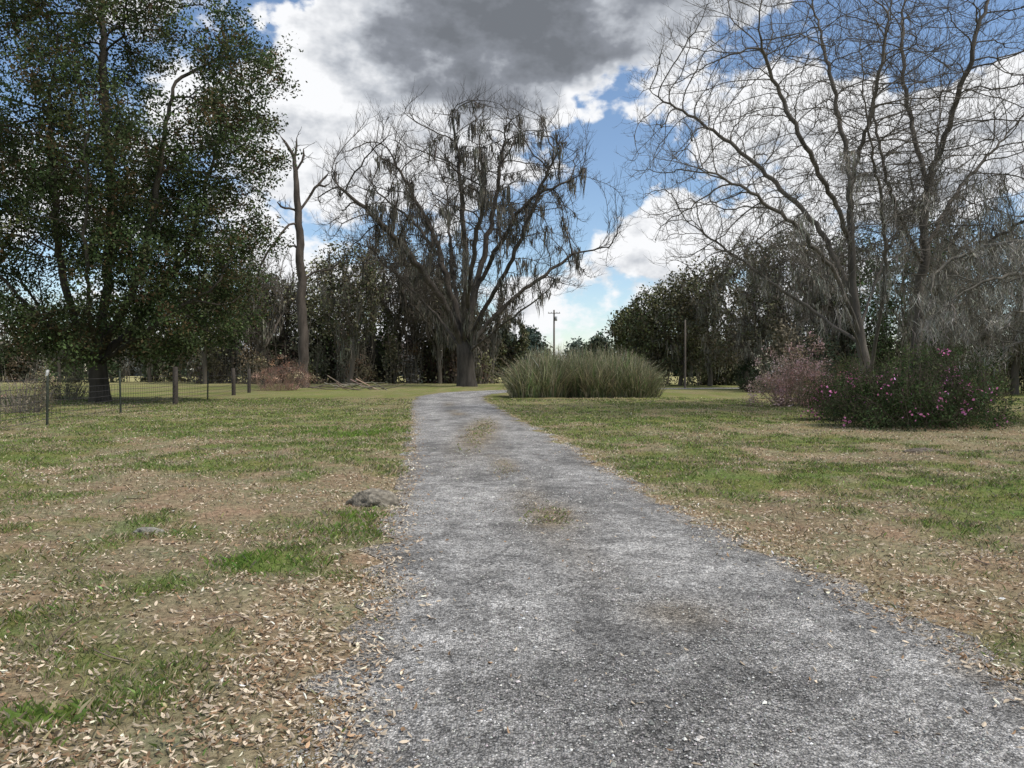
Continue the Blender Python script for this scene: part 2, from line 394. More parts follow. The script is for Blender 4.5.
# ------------------------------------------------------------ grass blades
r=np.random.default_rng(31)
def scatter(N_,d0,d1,pw=1.0):
    y=d0+(d1-d0)*r.random(N_)**pw;x=r.uniform(-1,1,N_)*(.76*y+.9);return x,y
def grass():
    mb=MB()
    x,y=scatter(760000,2.3,46,1.35);de,g,l=masks(x,y)
    cx=np.exp(-((x-.42)/.24)**2-((y-8.4)/.55)**2)*1.3+np.exp(-((x+.85)/.30)**2-((y-20.5)/4.2)**2)*1.1
    cx=cx+np.exp(-((x+.15)/.2)**2-((y-12.5)/1.0)**2)*.5
    cl=fbm(x*3.2,y*3.2,91)
    rag=.22*(fbm(x*1.6,y*1.6,93)-.45)   # tufts creep over the road edge
    pr=np.where(de>rag,.12+.8*np.clip(g*1.25-.15,0,1)*np.clip((cl-.3)*3.5,.15,1),0)*np.clip((de-rag)/.3+.15,0,1)
    pr=np.maximum(pr,cx*.7*(vn(x*7,y*7,5)>.4))
    k=r.random(len(x))<pr;x=x[k];y=y[k];g=g[k];cl=cl[k];cx=cx[k];n=len(x)
    g=np.maximum(g,np.clip(cx*.8,0,.75))
    tall=np.zeros(n)
    for a,b,rx,ry,w in G:
        if w>.6: tall+=np.exp(-((x-a)/rx)**2-((y-b)/ry)**2)
    hgt=(.014+.03*r.random(n)+.06*np.clip(cl-.45,0,1)+.05*tall*r.random(n))*(1+.010*y)
    w=np.maximum(.0026,.00055*y)*r.uniform(.7,1.3,n)
    an=r.uniform(0,2*math.pi,n);le=r.uniform(.2,1.3,n)*hgt;al=r.uniform(0,2*math.pi,n)
    z0=gz(x,y)+np.where(cx>.1,.02,0)
    b0=np.stack([x,y,z0-.004],1);wv=np.stack([np.cos(an)*w,np.sin(an)*w,0*w],1)
    tip=b0+np.stack([np.cos(al)*le,np.sin(al)*le,hgt],1)
    mid=b0+np.stack([np.cos(al)*le*.35,np.sin(al)*le*.35,hgt*.65],1)
    v=np.stack([b0-wv,b0+wv,mid+wv*.7,tip],1)
    f=np.arange(4*n).reshape(n,4)
    isg=r.random(n)<(.08+.66*g)*np.clip(.35+1.2*fbm(x*.6,y*.6,66),0,1)+.3*np.clip(tall,0,1)
    lush=np.clip(tall,0,1)[:,None]
    cA=cols(r,n,(.15,.195,.06),.32,.1)*(1-.5*lush)+lush*.5*np.array([.17,.29,.05]);cB=cols(r,n,(.33,.28,.185),.32,.06)
    cc=np.where(isg[:,None],cA,cB)
    mb.add(v,f,np.repeat(cc,4,0),0)
    mb.build('grass',[M_grass])
grass()
def litter():
    mb=MB()
    x,y=scatter(390000,2.3,32,1.3);de,g,l=masks(x,y)
    c,h=road_c(y)
    pr=np.where(de>0,l*.56*(.2+1.3*np.clip((fbm(x*1.5,y*1.5,41)-.35)*3,0,1)*np.clip((vn(x*6,y*6,43)-.1)*1.6,0,1)),0)
    pr=np.where(de>0,pr+.45*np.exp(-de/.16),pr)
    pr=np.where(de<=0,np.exp(de/.10)*.5*(.3+vn(x*3,y*3,48))+.006,pr)
    nearL=(x<0)&(y<6.5);pr=np.where(nearL&(de>0),pr*1.15+.03,pr)
    cxr=np.exp(-((x-.42)/.25)**2-((y-8.4)/.6)**2)*.3+np.exp(-((x+.85)/.4)**2-((y-20.5)/4)**2)*.2
    pr=np.maximum(pr,cxr)
    k=r.random(len(x))<pr;x=x[k];y=y[k];n=len(x);de=de[k]
    L=r.uniform(.011,.025,n)*(1+.012*y);w=L*r.uniform(.2,.42,n)
    yaw=r.uniform(0,6.28,n);ti=r.normal(0,.35,n);ro=r.normal(0,.45,n)
    a=np.stack([np.cos(yaw)*np.cos(ti),np.sin(yaw)*np.cos(ti),np.sin(ti)],1)
    up=np.array([0,0,1.]);b=nrm(np.cross(up,a));nn=np.cross(a,b)
    b=b*np.cos(ro)[:,None]+nn*np.sin(ro)[:,None];nn=np.cross(a,b)
    cu=r.uniform(-.2,.5,(n,1))*L[:,None]
    z0=np.where(de>0,gz(x,y)+r.uniform(.004,.026,n),.022+r.uniform(0,.012,n))
    c0=np.stack([x,y,z0],1);a=a*L[:,None];b=b*w[:,None]
    v=np.stack([c0-a+nn*cu,c0-a*.35-b,c0+a*.4-b*.9,c0+a+nn*cu,c0+a*.4+b*.9,c0-a*.35+b],1)
    v[:,[1,2,4,5]]+= (nn*np.abs(cu)*.3)[:,None,:]
    i=np.arange(6*n).reshape(n,6)
    f=np.concatenate([i[:,[0,1,2,3]],i[:,[0,3,4,5]]])
    base=np.where(r.random((n,1))<.66,np.array([[.48,.40,.30]]),np.array([[.25,.165,.10]]))
    cc=np.clip(base*np.exp(r.normal(0,.3,(n,1))),0,.75)
    mb.add(v,f,np.repeat(cc,6,0),0)
    mb.build('fallen_leaves',[M_dry])
litter()
# ------------------------------------------------------------ TREES
def left_oak():
    d=40;r=np.random.default_rng(101);bx=(100-CX)/F*d
    def Q(px,py,dd=0):return P(px,py,d,dd)
    base=np.array([bx,d,-.1])
    limbs=[[base,Q(99,375),Q(98,345)],
      [Q(99,372),Q(75,320,-1),Q(60,250,-2),Q(55,170,-3),Q(50,90,-3)],
      [Q(98,350),Q(108,280,.5),Q(112,200,0),Q(108,110,0),Q(105,20,0),Q(105,-50,0)],
      [Q(98,355),Q(130,300,-2),Q(150,230,-3),Q(165,150,-3.5),Q(175,80,-3)],
      [Q(98,360),Q(140,320,2),Q(175,270,4),Q(200,215,5),Q(215,150,5)],
      [Q(98,365),Q(60,330,3),Q(20,280,5),Q(-10,220,6)],
      [Q(99,368),Q(90,310,-4),Q(85,240,-5.5),Q(90,170,-6)],
      [Q(98,365),Q(60,335,-2),Q(25,300,-3),Q(-5,270,-4)],
      [Q(98,365),Q(140,335,-2),Q(180,310,-2),Q(210,290,-2)]]
    t=Tree(limbs,.45,.1,1)
    pys=np.array([360,330,290,240,180,110,50,-10,-60,-95]);hwp=np.array([105,135,145,155,162,168,146,118,75,15])
    py=r.uniform(-95,358,9000);
    w=np.interp(py,pys[::-1],hwp[::-1]);k=r.random(9000)<(w/175)**2;py=py[k];w=w[k];n=len(py)
    th=r.uniform(0,6.28,n);rr=np.sqrt(r.uniform(.05,1,n))
    lump=1+.32*(fbm(th*2.2,py*.03,5)-.5)*2
    x=bx+(6/F*d)+np.cos(th)*rr*w*lump/F*d;y=d+np.sin(th)*rr*w*lump/F*d*.85;z=CH+(HY-py)/F*d
    A=np.stack([x,y,z],1)
    gp=fbm(A[:,0]*.35+A[:,1]*.1,A[:,2]*.35,9);A=A[gp>.42]
    t.colonize(A,3.0,.75,90,.05,maxn=9000).finish(.018,.48)
    mb=MB();t.mesh(mb,(.055,.048,.038),0,1.35,1.0)
    e=t.twigs(mb,1,.8,.012,(.06,.05,.04),.03,sub=1,up=.1,mat=2)
    tips=np.concatenate([t.p[t.rad<.03],e]);tips=tips[tips[:,2]>1.5]
    n=len(tips);per=max(4,int(190000/n))
    cl_c=cols(r,n,(.062,.082,.036),.38,.07);red=r.random(n)<.14;cl_c[red]=cols(r,red.sum(),(.11,.08,.045),.2,.05)
    c=np.repeat(tips,per,0)+r.normal(0,.28,(n*per,3));leaves(mb,c,.082,np.repeat(cl_c,per,0)*np.exp(r.normal(0,.2,(n*per,1))),1,r)
    mb.build('oak_tree',[M_bark,M_leaf,M_twig])
left_oak()
def snag():
    d=77;Q=lambda px,py,dd=0:P(px,py,d,dd);base=np.array([(303-CX)/F*d,d,-.1])
    limbs=[[base,Q(303,330),Q(302,270),Q(299,215),Q(296,172),Q(292,152),Q(283,138)],
      [Q(299,212),Q(308,200,1),Q(318,185,1),Q(330,173,2)],[Q(296,172),Q(303,162),Q(306,150)],
      [Q(299,215),Q(291,207),Q(284,210,-1),Q(277,204,-1)],[Q(300,222),Q(288,226,-1),Q(277,240,-2),Q(263,262,-2),Q(257,285,-2)],
      [Q(302,282),Q(314,272,1),Q(328,271,1),Q(342,262,2)],[Q(301,250),Q(294,243),Q(290,246)],[Q(318,185,1),Q(326,190,1),Q(331,184,1)],[Q(294,160),Q(299,150),Q(298,140)]]
    t=Tree(limbs,.6,.16,3);ntr=len(rs_poly(limbs[0],.6));t.finish(.07,.5,1)
    t.rad=np.maximum(t.rad,.11)
    h=t.p[:,2];i=np.arange(len(h));t.rad=np.where(i<ntr,np.interp(h,[0,10,18,22,25],[.54,.44,.35,.22,.11]),np.minimum(t.rad,.22))
    mb=MB();t.mesh(mb,(.075,.062,.052),0,1.3,1);t.twigs(mb,1,1.8,.04,(.075,.065,.055),.12,1.0,.1,sub=1)
    mb.build('dead_tree',[M_bark])
snag()
def central():
    d=85;r=np.random.default_rng(301);Q=lambda px,py,dd=0:P(px,py,d,dd);base=np.array([(467-CX)/F*d,d,-.1])
    limbs=[[base,Q(466,365),Q(463,342)],
     [Q(464,350),Q(447,308,-2),Q(422,270,-4),Q(392,235,-5),Q(362,205,-6),Q(332,180,-7)],
     [Q(463,342),Q(450,290,1),Q(432,235,3),Q(408,185,4),Q(385,145,5)],
     [Q(463,342),Q(465,280,-1),Q(463,215,-2),Q(458,160,-2),Q(452,112,-3)],
     [Q(463,342),Q(478,280,2),Q(492,220,4),Q(502,160,4),Q(508,112,4)],
     [Q(464,348),Q(490,300,-2),Q(517,248,-4),Q(538,195,-5),Q(555,155,-6)],
     [Q(465,352),Q(500,312,2),Q(540,277,4),Q(575,255,5),Q(612,246,6)],
     [Q(465,355),Q(498,330,-3),Q(528,308,-5),Q(545,296,-6)],
     [Q(464,352),Q(440,320,4),Q(410,290,7),Q(380,262,9)],
     [Q(480,285,2),Q(505,235,0),Q(530,200,-1),Q(575,180,-2)],[Q(440,255,2),Q(415,225,6),Q(380,195,8),Q(360,170,9)],
     [Q(464,345),Q(470,290,-5),Q(478,230,-8),Q(485,180,-9)],[Q(464,345),Q(455,290,6),Q(450,230,9),Q(445,180,10)]]
    t=Tree(limbs,.8,.12,5)
    A=ellips(r,4300,Q(470,215),158/F*d,13,115/F*d,.2)
    dx=(A[:,0]-Q(467,0)[0]);zz=A[:,2]-CH
    A=A[(zz<(HY-98)/F*d-np.abs(dx)*.28)&(zz>5.0+.55*np.maximum(np.abs(dx)-1,0)*np.where(dx<0,1.15,.62))]
    A=A[fbm(A[:,0]*.22,A[:,2]*.22,23)>.36]
    t.colonize(A,6,1.2,60,.2,.18,maxn=7500).finish(.028,.98)
    c=(.072,.062,.052);mb=MB();t.mesh(mb,c,0,1.25,1.5)
    t.twigs(mb,2,1.9,.018,c,.075,.5,.45,mat=2,sub=2,m=4)
    dxx=np.abs(t.p[:,0]-Q(470,0)[0])
    an=t.p[(t.rad<.6)&(t.rad>.04)&(t.p[:,2]>5.5)&(dxx<r.uniform(4,19,len(t.p)))];an=an[(fbm(an[:,0]*.3,an[:,2]*.3,8)>.40)&(r.random(len(an))<.42)]
    moss(mb,an,26,.7,3.4,.05,(.125,.118,.10),1,r,.30)
    mb.build('bare_pecan_tree',[M_bark,M_moss,M_twig])
central()
def rightA():
    d=30;r=np.random.default_rng(401);Q=lambda px,py,dd=0:P(px,py,d,dd);base=np.array([(870-CX)/F*d,d,-.1])
    limbs=[[base,Q(866,370),Q(856,310),Q(849,240),Q(849,180)],
     [Q(860,335),Q(838,282,-1),Q(803,235,-2),Q(757,198,-3),Q(705,172,-4),Q(650,158,-5)],
     [Q(853,300),Q(826,240,1),Q(783,192,2),Q(735,150,3),Q(690,118,3),Q(650,95,3)],
     [Q(850,245),Q(826,190,-1),Q(800,140,-2),Q(776,88,-2),Q(757,42,-3)],
     [Q(849,182),Q(838,120,1),Q(827,70,1),Q(815,20,2),Q(805,-20,2)],
     [Q(849,182),Q(866,125,-1),Q(880,65,-2),Q(888,5,-2)],
     [Q(862,345),Q(822,318,2),Q(778,288,3),Q(732,255,4),Q(688,225,5)],
     [Q(866,368),Q(840,300,-3),Q(800,262,-5),Q(760,240,-6),Q(720,232,-7)],
     [Q(858,330),Q(880,270,2),Q(905,215,3),Q(930,170,4),Q(950,110,4)],
     [Q(868,385),Q(878,330,-1),Q(884,270,-2),Q(880,200,-3),Q(868,140,-4)]]
    t=Tree(limbs,.3,.12,7)
    A=ellips(r,7500,Q(795,150),170/F*d,5.5,190/F*d,.2);A=A[(A[:,2]>CH+(HY-275)/F*d)]
    dx=np.abs(A[:,0]-Q(850,0)[0])
    A=A[(A[:,2]-CH)>dx*.55-1.0]
    A=A[(A[:,2]-CH)<16.5-.55*np.maximum(0,dx-3)]
    t.colonize(A,2.2,.5,80,.12,.16,maxn=9500).finish(.010,.21)
    c=(.115,.103,.088);mb=MB();t.mesh(mb,c,0,1.4,.8)
    t.twigs(mb,1,.8,.007,c,.026,.5,.35,mat=2,sub=3,m=5)
    an=t.p[(t.rad<.14)&(t.rad>.014)&(t.p[:,0]>Q(760,0)[0])&(t.p[:,2]<9)];an=an[(fbm(an[:,0]*.9,an[:,2]*.9,14)>.44)&(r.random(len(an))<.5)]
    moss(mb,an,24,.15,1.2,.011,(.23,.22,.19),1,r,.13,wav=.10)
    mb.build('bare_chinaberry_tree',[M_bark,M_moss,M_twig])
rightA()
def rightB():
    d=33;r=np.random.default_rng(501);Q=lambda px,py,dd=0:P(px,py,d,dd);base=np.array([(912-CX)/F*d,d,-.1])
    limbs=[[base,Q(916,340),Q(922,260),Q(926,180)],
     [Q(926,182),Q(908,118,1),Q(900,60,1),Q(902,-10,2)],[Q(926,182),Q(950,118,-1),Q(968,60,-2),Q(985,0,-2),Q(995,-40,-2)],
     [Q(923,250),Q(958,190,2),Q(1000,142,3),Q(1045,92,4)],[Q(918,320),Q(952,272,-2),Q(1000,235,-3),Q(1052,205,-4)],
     [Q(921,265),Q(895,210,-2),Q(878,152,-3),Q(868,92,-3)],[Q(924,220),Q(935,150,4),Q(940,80,6),Q(945,10,6)],
     [Q(916,335),Q(970,300,3),Q(1030,290,4),Q(1080,280,5)]]
    t=Tree(limbs,.32,.12,8)
    A=ellips(r,6500,Q(950,130),130/F*d,6,200/F*d,.2);A=A[A[:,2]>CH+(HY-290)/F*d]
    t.colonize(A,2.3,.55,80,.12,.16,maxn=9000).finish(.011,.21)
    c=(.108,.096,.082);mb=MB();t.mesh(mb,c,0,1.4,.8);t.twigs(mb,1,.8,.0075,c,.028,.5,.35,mat=2,sub=3,m=5)
    an=t.p[(t.rad<.14)&(t.rad>.014)&(t.p[:,2]<10.5)];an=an[(fbm(an[:,0]*.9,an[:,2]*.9,15)>.43)&(r.random(len(an))<.5)]
    moss(mb,an,24,.2,1.7,.013,(.22,.21,.18),1,r,.17,wav=.10)
    mb.build('bare_chinaberry_tree',[M_bark,M_moss,M_twig])
rightB()
def rightC():
    d=23;r=np.random.default_rng(601);Q=lambda px,py,dd=0:P(px,py,d,dd);base=np.array([(1085-CX)/F*d,d+2,-.1])
    limbs=[[base,Q(1080,320,2),Q(1075,265,2),Q(1070,220,2)],[Q(1078,300,2),Q(1045,280,1),Q(1010,275,0),Q(970,290,0),Q(925,322,0)],
      [Q(1075,270,2),Q(1040,245,2),Q(1005,242,2),Q(965,252,3),Q(930,275,3)],[Q(1079,330,2),Q(1050,312,0),Q(1015,312,-1),Q(985,330,-2)],
      [Q(1080,345,2),Q(1050,338,1),Q(1015,345,0),Q(980,362,0)],
      [Q(1070,225,2),Q(1100,190,2),Q(1130,160,2)],[Q(1072,280,2),Q(1110,250,2),Q(1160,240,2)]]
    t=Tree(limbs,.28,.15,9);A=ellips(r,2600,Q(1040,295,1),125/F*d,3.4,66/F*d,.1)
    t.colonize(A,2,.48,50,0,.25,maxn=4500).finish(.009,.24)
    c=(.13,.12,.10);mb=MB();t.mesh(mb,c,0,1.4,.8);t.twigs(mb,2,.6,.006,c,.022,.8,0,mat=2,sub=2)
    an=t.p[(t.rad<.15)&(t.p[:,2]>1.2)];an=an[(fbm(an[:,0]*1.1,an[:,2]*1.1,4)>.42)&(r.random(len(an))<.5)]
    moss(mb,an,30,.12,1.15,.009,(.29,.28,.245),1,r,.17,wav=.11)
    mb.build('mossy_oak_tree',[M_bark,M_moss,M_twig])
rightC()
def bgtree(mb,r,px,top,hwp,d,kind,lowf=.25,lc=(.06,.065,.035),bc=(.11,.097,.08),nl=9000,ls=.16,mossn=.2,mc=(.11,.105,.085)):
    H=CH+(HY-top)/F*d;x0=(px-CX)/F*d;R=hwp/F*d
    base=np.array([x0,d,-.1]);step=H/28
    lean=r.normal(0,.06)*H
    limbs=[[base,base+[lean*.3,0,H*.25],base+[lean,0,H*.5]]]
    for i in range(5):
        a=r.uniform(0,6.28);h0=H*r.uniform(.18,.45)
        limbs.append([base+[lean*h0/H,0,h0],base+[np.cos(a)*R*.4,np.sin(a)*R*.4,h0+H*.2],base+[np.cos(a)*R*.75,np.sin(a)*R*.75,h0+H*.35]])
    t=Tree(limbs,step,.15,int(r.integers(1e6)))
    c=base+[0,0,H*(lowf+(1-lowf)/2)]
    A=ellips(r,1000,c,R,R*.9,H*(1-lowf)/2,.25)
    A=A[fbm(A[:,0]*.25,A[:,2]*.25,int(px))>.42]
    t.colonize(A,H*.25,step*1.3,45,.08,.25,maxn=2600).finish(.0003*d,H*.018)
    t.mesh(mb,bc,3,1.2,1,6,3)
    if kind=='bare':
        e=t.twigs(mb,2,H*.07,.00026*d,bc,.0012*d,.6,.3,mat=3,sub=2,m=4)
    else:
        e=t.twigs(mb,1,H*.05,.0002*d,bc,.0008*d,.7,.1,mat=3,sub=1,m=3)
    if kind!='bare':
        tips=np.concatenate([t.p[t.rad<.0012*d],e]);n=len(tips);per=max(1,int(nl/n))
        if nl<n: tips=tips[r.random(n)<nl/n];n=len(tips)
        cl=cols(r,n,lc,.35,.08);cc=np.repeat(tips,per,0)+r.normal(0,R*.07,(n*per,3))
        leaves(mb,cc,ls,np.repeat(cl,per,0),1,r)
    an=t.p[t.rad>.0004*d];an=an[(r.random(len(an))<mossn)&(an[:,2]>2.5)]
    if len(an):moss(mb,an,12,H*.03,H*.20,.0005*d,mc,2,r,R*.05)
def thicket(mb,r,px0,px1,top,d,dep,n,lc,ls,wb=2.5,stems=True,sprd=.035,mn=.35):
    x0=(px0-CX)/F*d;x1=(px1-CX)/F*d;H=CH+(HY-top)/F*d
    nb=max(4,int((x1-x0)/wb*2));bx=r.uniform(x0,x1,nb);by=d+r.uniform(-dep/2,dep/2,nb);bh=H*r.uniform(mn,1.0,nb)**1.2;bw=wb*r.uniform(.5,1.1,nb)
    bc=cols(r,nb,lc,.3,.12);per=max(1,n//nb//12);k=nb*per
    i=np.repeat(np.arange(nb),per);t=r.random(k)**.75;a=r.uniform(0,6.28,k);rr=np.sqrt(r.random(k))*np.sqrt(np.maximum(1-t**2,.02))
    q=np.stack([bx[i]+np.cos(a)*rr*bw[i],by[i]+np.sin(a)*rr*bw[i],t*bh[i]],1)
    c=np.repeat(q,12,0)+r.normal(0,1,(k*12,3))*(H*sprd)
    c[:,2]=np.abs(c[:,2]);cl=bc[i]*np.exp(r.normal(0,.25,(k,1)))
    leaves(mb,c,ls,np.repeat(cl,12,0),1,r)
    if stems:
        m=nb*8;j=np.repeat(np.arange(nb),8);st=np.stack([bx[j],by[j],0*bx[j]],1)+r.normal(0,.5,(m,3))*[1,1,0]
        tp=st+np.stack([r.normal(0,.5,m)*bw[j],r.normal(0,.5,m)*bw[j],bh[j]*r.uniform(.7,1.5,m)],1);md=(st+tp)/2+r.normal(0,.3,(m,3))
        tubes(mb,np.stack([st,md,tp],1),np.array([[.0006,.0004,.0002]])*d*np.ones((m,1)),3,np.array([.15,.135,.11]),3)
r=np.random.default_rng(77)
MT=[M_bark,M_leafd,M_moss,M_twig]
mb=MB()
GL=(.16,.152,.125)
for px,top,h,k,lc,ms in [(150,285,45,'l',(.12,.13,.075),.2),(205,268,38,'l',(.15,.16,.085),.2),(235,240,38,'l',(.13,.13,.075),.3),(262,258,36,'bare',0,.5),(285,252,34,'bare',0,.5),(270,275,34,'l',(.12,.12,.075),.3),(325,258,38,'l',(.18,.18,.10),.3),(350,240,38,'l',(.11,.11,.068),.8),
   (372,232,36,'bare',0,1),(392,226,38,'l',(.105,.10,.068),1),(415,240,36,'bare',0,1),(428,258,34,'l',(.105,.10,.068),1),(440,262,34,'bare',0,1),(455,275,34,'l',(.10,.10,.065),.8),(492,285,30,'bare',0,1),(480,295,30,'bare',0,1),(508,315,20,'l',(.11,.115,.07),.3),(60,290,50,'l',(.11,.12,.07),.2),(-10,280,60,'l',(.11,.12,.07),.2)]:
    dd=r.uniform(98,118)
    bgtree(mb,r,px,top,h,dd,k,lc=lc if lc else (.06,.06,.04),nl=5600 if lc else 9000,ls=.20,mossn=ms*.6,mc=GL)
thicket(mb,r,205,512,300,114,14,38000,(.11,.105,.072),.22,2.6,sprd=.06)
thicket(mb,r,200,505,338,106,6,14000,(.135,.12,.085),.17,2.0,sprd=.06)
thicket(mb,r,-90,215,325,122,12,18000,(.12,.125,.075),.26,3,sprd=.06)
mb.build('background_tree_row',MT)
mb=MB();GR=(.25,.24,.20)
for px,top,h,k,lc,ms,dd in [(632,305,26,'l',(.12,.13,.07),.2,100),(655,286,34,'l',(.125,.135,.075),.3,94),(680,272,36,'l',(.125,.13,.072),.4,90),(710,258,42,'l',(.12,.115,.07),.8,86),(745,240,46,'l',(.115,.11,.07),1.2,80),(765,255,36,'bare',0,1.2,70),(790,225,46,'l',(.115,.11,.07),1.2,68),
   (820,235,40,'bare',0,1.3,60),(845,225,46,'l',(.11,.115,.07),1.1,62),(905,200,46,'l',(.065,.095,.042),.4,56),(940,225,44,'bare',0,1.3,48),(955,212,50,'l',(.11,.11,.07),1.1,58),(985,190,44,'bare',0,1.3,50),(1015,200,50,'l',(.105,.11,.068),1.1,54),(1075,200,60,'l',(.105,.11,.068),1,52)]:
    bgtree(mb,r,px,top,h,dd,k,lc=lc,nl=8600,ls=.0018*dd,mossn=ms*.85,lowf=.12,mc=GR)
thicket(mb,r,622,800,330,96,10,16000,(.09,.098,.056),.17,2.4,sprd=.05)
thicket(mb,r,770,1120,308,60,8,26000,(.085,.09,.056),.12,1.6,sprd=.05)
mb.build('background_oak_grove',MT)
mb=MB();r=np.random.default_rng(88)
thicket(mb,r,470,660,330,240,16,30000,(.075,.095,.072),.55,5,False,.07,.6)
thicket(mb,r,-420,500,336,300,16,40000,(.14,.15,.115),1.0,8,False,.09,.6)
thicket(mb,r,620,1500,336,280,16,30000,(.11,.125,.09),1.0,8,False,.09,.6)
mb.build('distant_tree_line',[M_leafd,M_leafd])
# ------------------------------------------------------------ pampas grass clump
def pampas():
    r=np.random.default_rng(90);d=50;mb=MB();x0=(512-CX)/F*d;x1=(653-CX)/F*d
    ncl=150;cx=r.uniform(x0+.4,x1-.4,ncl);cy=d+r.uniform(-2,2,ncl);hs=np.interp(cx,[x0,x0+1.2,x1-2,x1],[1.9,2.45,2.55,1.9])*r.uniform(.6,1.15,ncl)
    per=290;n=ncl*per;i=np.repeat(np.arange(ncl),per)
    a=r.uniform(0,6.28,n);s=r.random(n)**1.1
    L=hs[i]*r.uniform(.3,1.3,n);b=np.stack([cx[i]+np.cos(a)*.65*s,cy[i]+np.sin(a)*.65*s,0*a],1)
    out=np.stack([np.cos(a),np.sin(a),0*a],1);sp=(s*.7+.05)[:,None]
    p=[]
    for t in (0,.35,.7,1.0):
        p.append(b+out*sp*L[:,None]*(t**1.5)+np.array([0,0,1.])*(L*(t-.45*s*t**2.2))[:,None])
    p=np.stack(p,1);p[:,1:]+=r.normal(0,.08,(n,3,3));yaw=a+1.57+r.normal(0,.6,n);w=np.stack([np.cos(yaw),np.sin(yaw),0*yaw],1)[:,None,:]*(np.array([.014,.017,.013,.004]))[None,:,None]
    v=np.stack([p-w,p+w],2);idx=np.arange(n*8).reshape(n,4,2)
    f=np.stack([idx[:,:-1,0],idx[:,:-1,1],idx[:,1:,1],idx[:,1:,0]],-1).reshape(-1,4)
    dry=(r.random(n)<.5)[:,None];cc=np.where(dry,cols(r,n,(.34,.31,.21),.3,.05),cols(r,n,(.16,.19,.095),.35,.08))
    clc=np.exp(r.normal(0,.15,(ncl,1)))[i];cc=np.clip(cc*clc,0,.7)
    mb.add(v.reshape(-1,3),f,np.repeat(cc,8,0),0)
    m=110;j=r.integers(0,ncl,m);st=np.stack([cx[j],cy[j],0*cx[j]],1);top=st+np.stack([r.normal(0,.35,m),r.normal(0,.35,m),hs[j]*r.uniform(.95,1.2,m)],1)
    q=np.stack([st,(st+top)/2,top],1);tubes(mb,q,np.full((m,3),.008),3,np.array([.2,.17,.1]),0)
    c=np.repeat(top,30,0)+r.normal(0,1,(m*30,3))*[.05,.05,.16];leaves(mb,c,.035,cols(r,m*30,(.45,.4,.3),.2),0,r,.25)
    mb.build('pampas_grass',[M_grass])
pampas()
# ------------------------------------------------------------ shrubs
def shrub(name,px,base_py,w_px,top_py,lc,nl,ls,depth=1.0,flower=None,nf=0,fs=.03,seed=1,stem=(.10,.08,.065),dens=.5,twig=True,d=None,lobes=5):
    r=np.random.default_rng(seed);d=d or CH*F/(base_py-HY);R=w_px/2/F*d;H=CH+(HY-top_py)/F*d;cx=(px-CX)/F*d
    mb=MB()
    m=60;a=r.uniform(0,6.28,m);rr=np.sqrt(r.random(m));tx=cx+np.cos(a)*rr*R*.9;ty=d+np.sin(a)*rr*R*depth*.9;tz=H*(.5+.4*(1-rr**2))*r.uniform(.7,1,m)
    s0=np.stack([cx+np.cos(a)*rr*R*.45,d+np.sin(a)*rr*R*.45*depth,0*a-.02],1);tp=np.stack([tx,ty,tz],1);md=(s0+tp)/2+r.normal(0,.08*R,(m,3))
    tubes(mb,np.stack([s0,md,tp],1),np.array([[.02,.014,.006]])*np.ones((m,1)),4,np.array(stem),0)
    k=max(60,nl//45);lb=r.integers(0,lobes,k)
    lx=cx+np.linspace(-.6,.6,lobes)*R+r.normal(0,.08,lobes)*R;ly=d+r.uniform(-.5,.5,lobes)*R*depth
    lh=H*r.uniform(.6,1.0,lobes);lh[lobes//2]=H;lR=R*r.uniform(.38,.55,lobes)
    th=r.uniform(0,6.28,k);u=r.random(k);rad=r.uniform(dens,1,k)**.5;el=np.arcsin(u)
    lump=.75+.5*fbm(th*1.6+seed+lb*7.7,el*2.5,seed,3)
    q=np.stack([lx[lb]+np.cos(th)*np.cos(el)*rad*lR[lb]*lump,ly[lb]+np.sin(th)*np.cos(el)*rad*lR[lb]*lump,np.sin(el)*rad*lh[lb]*lump+.1],1)
    cl=cols(r,k,lc,.4,.1)
    c=np.repeat(q,45,0)+r.normal(0,1,(k*45,3))*np.array([.13,.13,.10])*min(R,1.4)
    c[:,2]=np.maximum(c[:,2],.02)
    leaves(mb,c,ls,np.repeat(cl,45,0),1,r,.45)
    if twig:
        m=k*3;st=np.repeat(q,3,0);dr=nrm(r.normal(0,.7,(m,3))+[0,0,.9]);L=r.uniform(.15,.5,m)*min(R,1.5)
        pt=st[:,None,:]+dr[:,None,:]*np.linspace(0,1,3)[None,:,None]*L[:,None,None];tubes(mb,pt,np.full((m,3),.004),3,np.array(stem),0)
    if flower is not None:
        nc=nf//10;g=r.integers(0,k,nc);g=g[q[g,1]<d+.5*R]
        fc=np.repeat(q[g],10,0)+r.normal(0,.10,(len(g)*10,3))
        v=nrm(fc-np.array([cx,d,H*.3]));fc=fc+v*.16
        leaves(mb,fc,fs,cols(r,len(fc),flower,.2,.05),1,r,.9)
    mb.build(name,[M_twig,M_leaf])
shrub('azalea_bush',925,428,165,345,(.055,.078,.034),30000,.036,.8,(.76,.26,.52),600,.034,11,dens=.35,lobes=8)
shrub('azalea_bush',852,424,85,362,(.06,.082,.034),9500,.03,.9,(.74,.24,.47),350,.032,12,dens=.35,d=25)
shrub('azalea_bush',795,404,86,336,(.46,.34,.265),11000,.04,.9,(.78,.54,.52),2400,.042,13,dens=.2,d=36,stem=(.3,.24,.19),lobes=6)
shrub('azalea_bush',828,404,44,362,(.16,.14,.08),2600,.035,.9,(.65,.3,.36),400,.035,17,dens=.2,d=33)
shrub('evergreen_shrub',748,386,30,355,(.045,.065,.034),5000,.06,1,seed=14,d=70)
shrub('evergreen_shrub',752,386,24,372,(.045,.065,.034),3000,.05,1,seed=19,d=60)
shrub('evergreen_shrub',880,400,110,335,(.065,.09,.04),8000,.05,.8,seed=15,d=42)
